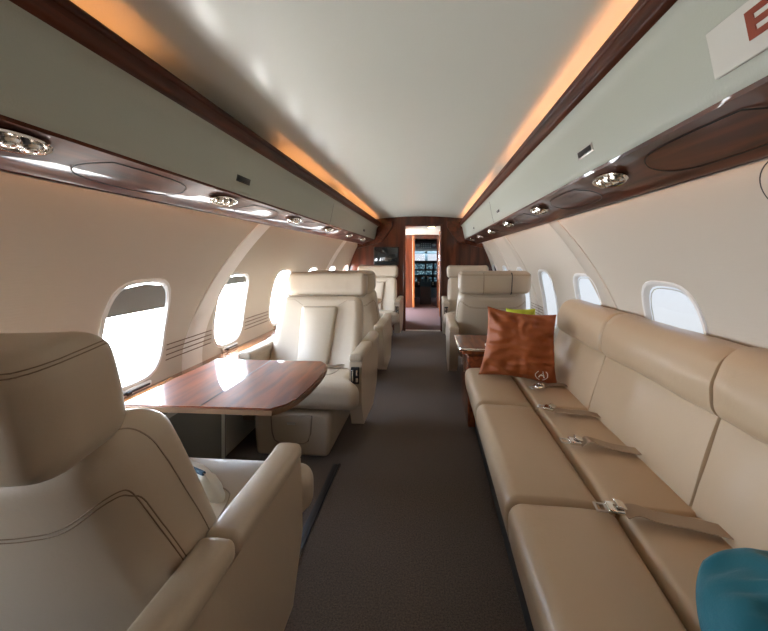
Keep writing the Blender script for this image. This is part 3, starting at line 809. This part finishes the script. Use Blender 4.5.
# ------------------------------------------------------------------ pillows
def pillow_mesh(w, h, t, seed, wr=.010, conc=.06, n=40, pw=.45, rnd=0, taper=0):
    verts = []; faces = []
    for side_ in (1, -1):
        for j in range(n + 1):
            for i in range(n + 1):
                u = -1 + 2 * i / n; v = -1 + 2 * j / n
                k = max(0, (1 - u ** 2) * (1 - v ** 2)) ** pw
                x = u * w / 2 * (1 - conc * (1 - v * v) * abs(u) ** 3 * 1.0); y = v * h / 2 * (1 - conc * (1 - u * u) * abs(v) ** 3)
                x *= 1 - taper * v
                x *= math.sqrt(1 - rnd * v * v / 2); y *= math.sqrt(1 - rnd * u * u / 2)
                z = side_ * t / 2 * k
                q = Vector((u * 1.6 + seed, v * 1.6, side_ * 3))
                # creases radiating toward the corners and edges
                a = math.atan2(v, u); rr = max(abs(u), abs(v))
                cr = math.sin(a * 13 + 4 * noise.noise(q)) * rr ** 3 * (1 - rr) * 3.0
                z += side_ * (noise.noise(q * 1.4) * wr * 1.2 + noise.noise(Vector((q.x * 2.0, q.y * 5.5, q.z))) * wr * .75 + cr * wr) * min(1, k * 2)
                verts.append((x, y, z))
        off = 0 if side_ > 0 else (n + 1) ** 2
        for j in range(n):
            for i in range(n):
                a = off + j * (n + 1) + i; f = [a, a + 1, a + n + 2, a + n + 1]
                faces.append(f if side_ > 0 else f[::-1])
    return verts, faces
def pillow(name, w, h, t, m, mtx, label, seed=1, **kw):
    v, f = pillow_mesh(w, h, t, seed, **kw)
    o = MB().add(v, f).build(name, m, angle=80)
    o.matrix_world = mtx
    return tag(o, label, 'pillow')
def basis(loc, right, up):
    r = Vector(right).normalized(); u = Vector(up); u = (u - r * u.dot(r)).normalized(); n = r.cross(u)
    m = Matrix((r, u, n)).transposed().to_4x4(); m.translation = Vector(loc); return m
rm = basis((.735, 2.02, .655), (1, -.10, -.10), (.06, .22, 1))
rp = pillow('throw_pillow', .45, .43, .15, 'rust', rm, 'rust orange velvet pillow with a white monogram at the far end of the sofa', 3, wr=.026, conc=.10, taper=.05)
# monogram
cu = bpy.data.curves.new('monogram_text', 'FONT'); cu.body = 'A'; cu.size = .052; cu.extrude = .0006; cu.shear = .15; cu.align_x = 'CENTER'; cu.align_y = 'CENTER'; cu.offset = .0010
tmp = bpy.data.objects.new('monogram_text', cu); COL.objects.link(tmp)
dg = bpy.context.evaluated_depsgraph_get(); tm = bpy.data.meshes.new_from_object(tmp.evaluated_get(dg)); bpy.data.objects.remove(tmp)
mono = MB(); mono.bm.from_mesh(tm)
for sg in (-1, 1):
    pts = [(sg * .034 * math.cos(a), .030 * math.sin(a), 0) for a in [math.radians(-75 + 10 * i) for i in range(13)]]
    mono.tube(pts, .0024, 5)
# drape each vertex onto the pillow front
bmx = bmesh.new(); bmx.from_mesh(rp.data); bvh = BVHTree.FromBMesh(bmx); bmx.free()
for v in mono.bm.verts:
    p = Vector((v.co.x + .125, v.co.y - .155, 0)); h = bvh.ray_cast(p + Vector((0, 0, 1)), Vector((0, 0, -1)))
    if h[0] is not None: v.co = Vector((p.x, p.y, h[0].z + .0025 + v.co.z))
mg = mono.build('monogram', 'white', rp, smooth=False)
# lime cushion behind
pillow('throw_pillow', .20, .26, .08, 'lime', basis((.80, 2.21, .722), (1, 0, 0), (0, .12, 1)), 'lime green pillow mostly hidden behind the rust pillow', 5)
# teal round-ish cushion near right
tmx = basis((.846, .50, .535), (.94, -.34, .05), (.3, .85, .22))
pillow('throw_pillow', .42, .42, .17, 'teal', tmx, 'teal velvet pillow in the lower right corner on the sofa', 8, wr=.016, conc=0, pw=.5, rnd=.85)
# small pale cushion on near chair's seat
sm = basis((-.575, .955, .484), (-.9, .35, 0), (-.1, -.35, .75))
sp_ = pillow('throw_pillow', .26, .22, .08, 'white_cloth', sm, 'small white and navy pillow on the seat of the near chair', 11, wr=.006, pw=.7)
MB().tube([(.13 * 1 - .004, -.11, 0), (.122, -.04, 0), (.122, .04, 0), (.126, .106, 0)], .006, 6).build('navy_piping', 'navy', sp_)
MB().tube([(-.126, .107, 0), (-.04, .103, 0), (.04, .103, 0), (.126, .107, 0)], .006, 6).build('navy_piping', 'navy', sp_)

# ------------------------------------------------------------------ console between sofa and chair
cs = empty('side_console', 'mahogany end console with metal-edged tray top past the sofa end', 'console', (.70, 2.43, 0))
MB().rbox((.03, .0, .26), (.58, .40, .50), .012, 2, (1, 1, 1)).build('console_body', 'wood_table', cs)
def tray(e): return [(-.315 + .02 - e, -.22 - e), (.36, -.22 - e), (.36, .22 + e), (-.315 + .02 - e, .22 + e), (-.315 - e, .19), (-.315 - e, -.19)]
MB().prism(tray(0), .532, .560, 'z').bevel(.004, 2, 50).build('tray_top', 'wood_table', cs, angle=30)
rim = [(.36, -.225, .562), (-.28, -.225, .562), (-.312, -.205, .562), (-.322, -.16, .562), (-.322, .19, .562)]
MB().tube(smooth_path(rim, 2), .009, 8).build('tray_rim', 'chrome', cs)
MB().rbox((-.05, -.16, .574), (.16, .10, .012), .004, 2, (1, 1, 1)).build('flip_plate', 'jamb', cs)

# ------------------------------------------------------------------ EXIT sign on the right bin
an = math.atan2(.028, .122)
sgm = Matrix.Translation((.7105, .47, 1.583)) 
es = MB()
lean = math.atan2(.728 - .700, 1.668 - 1.525)
smx = Matrix.Translation((.7088, .455, 1.582)) @ Matrix.Rotation(-lean * -1 * -1, 4, 'Y')
sg = MB().rbox((0, 0, 0), (.008, .36, .090), .003, 2, (1, 1, 1), mtx=smx).build('exit_sign', 'sign')
tag(sg, 'white exit sign plate with red-brown letters on the right overhead bin', 'sign')
cu = bpy.data.curves.new('sign_text', 'FONT'); cu.body = 'EXIT'; cu.size = .062; cu.extrude = .001; cu.offset = .0022; cu.align_x = 'CENTER'; cu.align_y = 'CENTER'; cu.space_character = 1.15
tmp = bpy.data.objects.new('sign_text', cu); COL.objects.link(tmp)
dg = bpy.context.evaluated_depsgraph_get(); tm = bpy.data.meshes.new_from_object(tmp.evaluated_get(dg)); bpy.data.objects.remove(tmp)
# text right direction = -y (read from the aisle), up = z, normal = -x
tb = Matrix(((0, 0, -1, 0), (-1, 0, 0, 0), (0, 1, 0, 0), (0, 0, 0, 1)))
tm.transform(smx @ Matrix.Translation((-.0048, .021, .002)) @ tb @ Matrix.Diagonal((1.25, 1, 1, 1)))
lt = link('sign_letters', tm, 'signred', sg, smooth=False)

# round flush cover on the right wall
rc = empty('wall_speaker', 'round flush speaker cover high on the right wall', 'speaker', (.985, .775, 1.36))
zz = 1.375
sl = math.atan(.64 * (zz - .6))
mt = Matrix.Translation((wall_x(zz) - .985 - .003, .02, zz - 1.36)) @ Matrix.Rotation(-PI / 2 - sl + PI, 4, 'Y') @ Matrix.Rotation(PI, 4, 'X')
MB().lathe([(0, 0), (.080, 0), (.080, .006), (.074, .009), (0, .009)], seg=40, mtx=mt).build('speaker_cover', 'wall', rc)
MB().lathe([(.080, 0), (.0835, 0), (.0835, .006), (.080, .006)], seg=40, mtx=mt).build('speaker_ring', 'dark', rc)

# ------------------------------------------------------------------ daylight
W = bpy.data.worlds.new('sky'); S.world = W; W.use_nodes = True
nt = W.node_tree; bg = nt.nodes['Background']
tc = nt.nodes.new('ShaderNodeTexCoord'); sx_ = nt.nodes.new('ShaderNodeSeparateXYZ')
nt.links.new(tc.outputs['Generated'], sx_.inputs[0])
rz = nt.nodes.new('ShaderNodeValToRGB')
mr = nt.nodes.new('ShaderNodeMapRange'); mr.inputs[1].default_value = -1; mr.inputs[2].default_value = 1
nt.links.new(sx_.outputs['Z'], mr.inputs[0]); nt.links.new(mr.outputs[0], rz.inputs[0])
cr = rz.color_ramp; cr.elements[0].position = .30; cr.elements[0].color = (.72, .70, .66, 1)
cr.elements[1].position = .85; cr.elements[1].color = (.55, .72, 1.0, 1)
e = cr.elements.new(.495); e.color = (.82, .89, .97, 1)
e = cr.elements.new(.53); e.color = (.80, .90, 1.0, 1)
nt.links.new(rz.outputs[0], bg.inputs[0])
mx = nt.nodes.new('ShaderNodeMapRange'); mx.inputs[1].default_value = -.45; mx.inputs[2].default_value = -.10
mx.inputs[3].default_value = 37.0; mx.inputs[4].default_value = .85       # brighter haze on the left of the aircraft
nt.links.new(sx_.outputs['X'], mx.inputs[0]); nt.links.new(mx.outputs[0], bg.inputs[1])

# ------------------------------------------------------------------ camera
cam = bpy.data.cameras.new('camera'); co = bpy.data.objects.new('camera', cam); COL.objects.link(co); S.camera = co
F, UP, VP = 315.0, 410.0, 258.0
cam.sensor_fit = 'HORIZONTAL'; cam.sensor_width = 36; cam.lens = F / 768 * 36
cam.shift_x = (384 - UP) / 768; cam.shift_y = -(315.5 - VP) / 768
cam.clip_start = .02; cam.clip_end = 200
co.location = (.174, 0, 1.2); co.rotation_euler = (PI / 2, 0, math.atan(20 / 315))

S.view_settings.view_transform = 'Standard'; S.view_settings.look = 'None'
S.view_settings.exposure = 0.34; S.view_settings.gamma = 1.0; S.view_settings.use_curve_mapping = False
S.cycles.use_denoising = True
try: S.cycles.denoiser = 'OPENIMAGEDENOISE'
except Exception: pass
S.cycles.max_bounces = 12; S.cycles.diffuse_bounces = 8; S.cycles.glossy_bounces = 4; S.cycles.transparent_max_bounces = 12
S.cycles.sample_clamp_indirect = 10
bpy.context.view_layer.update()
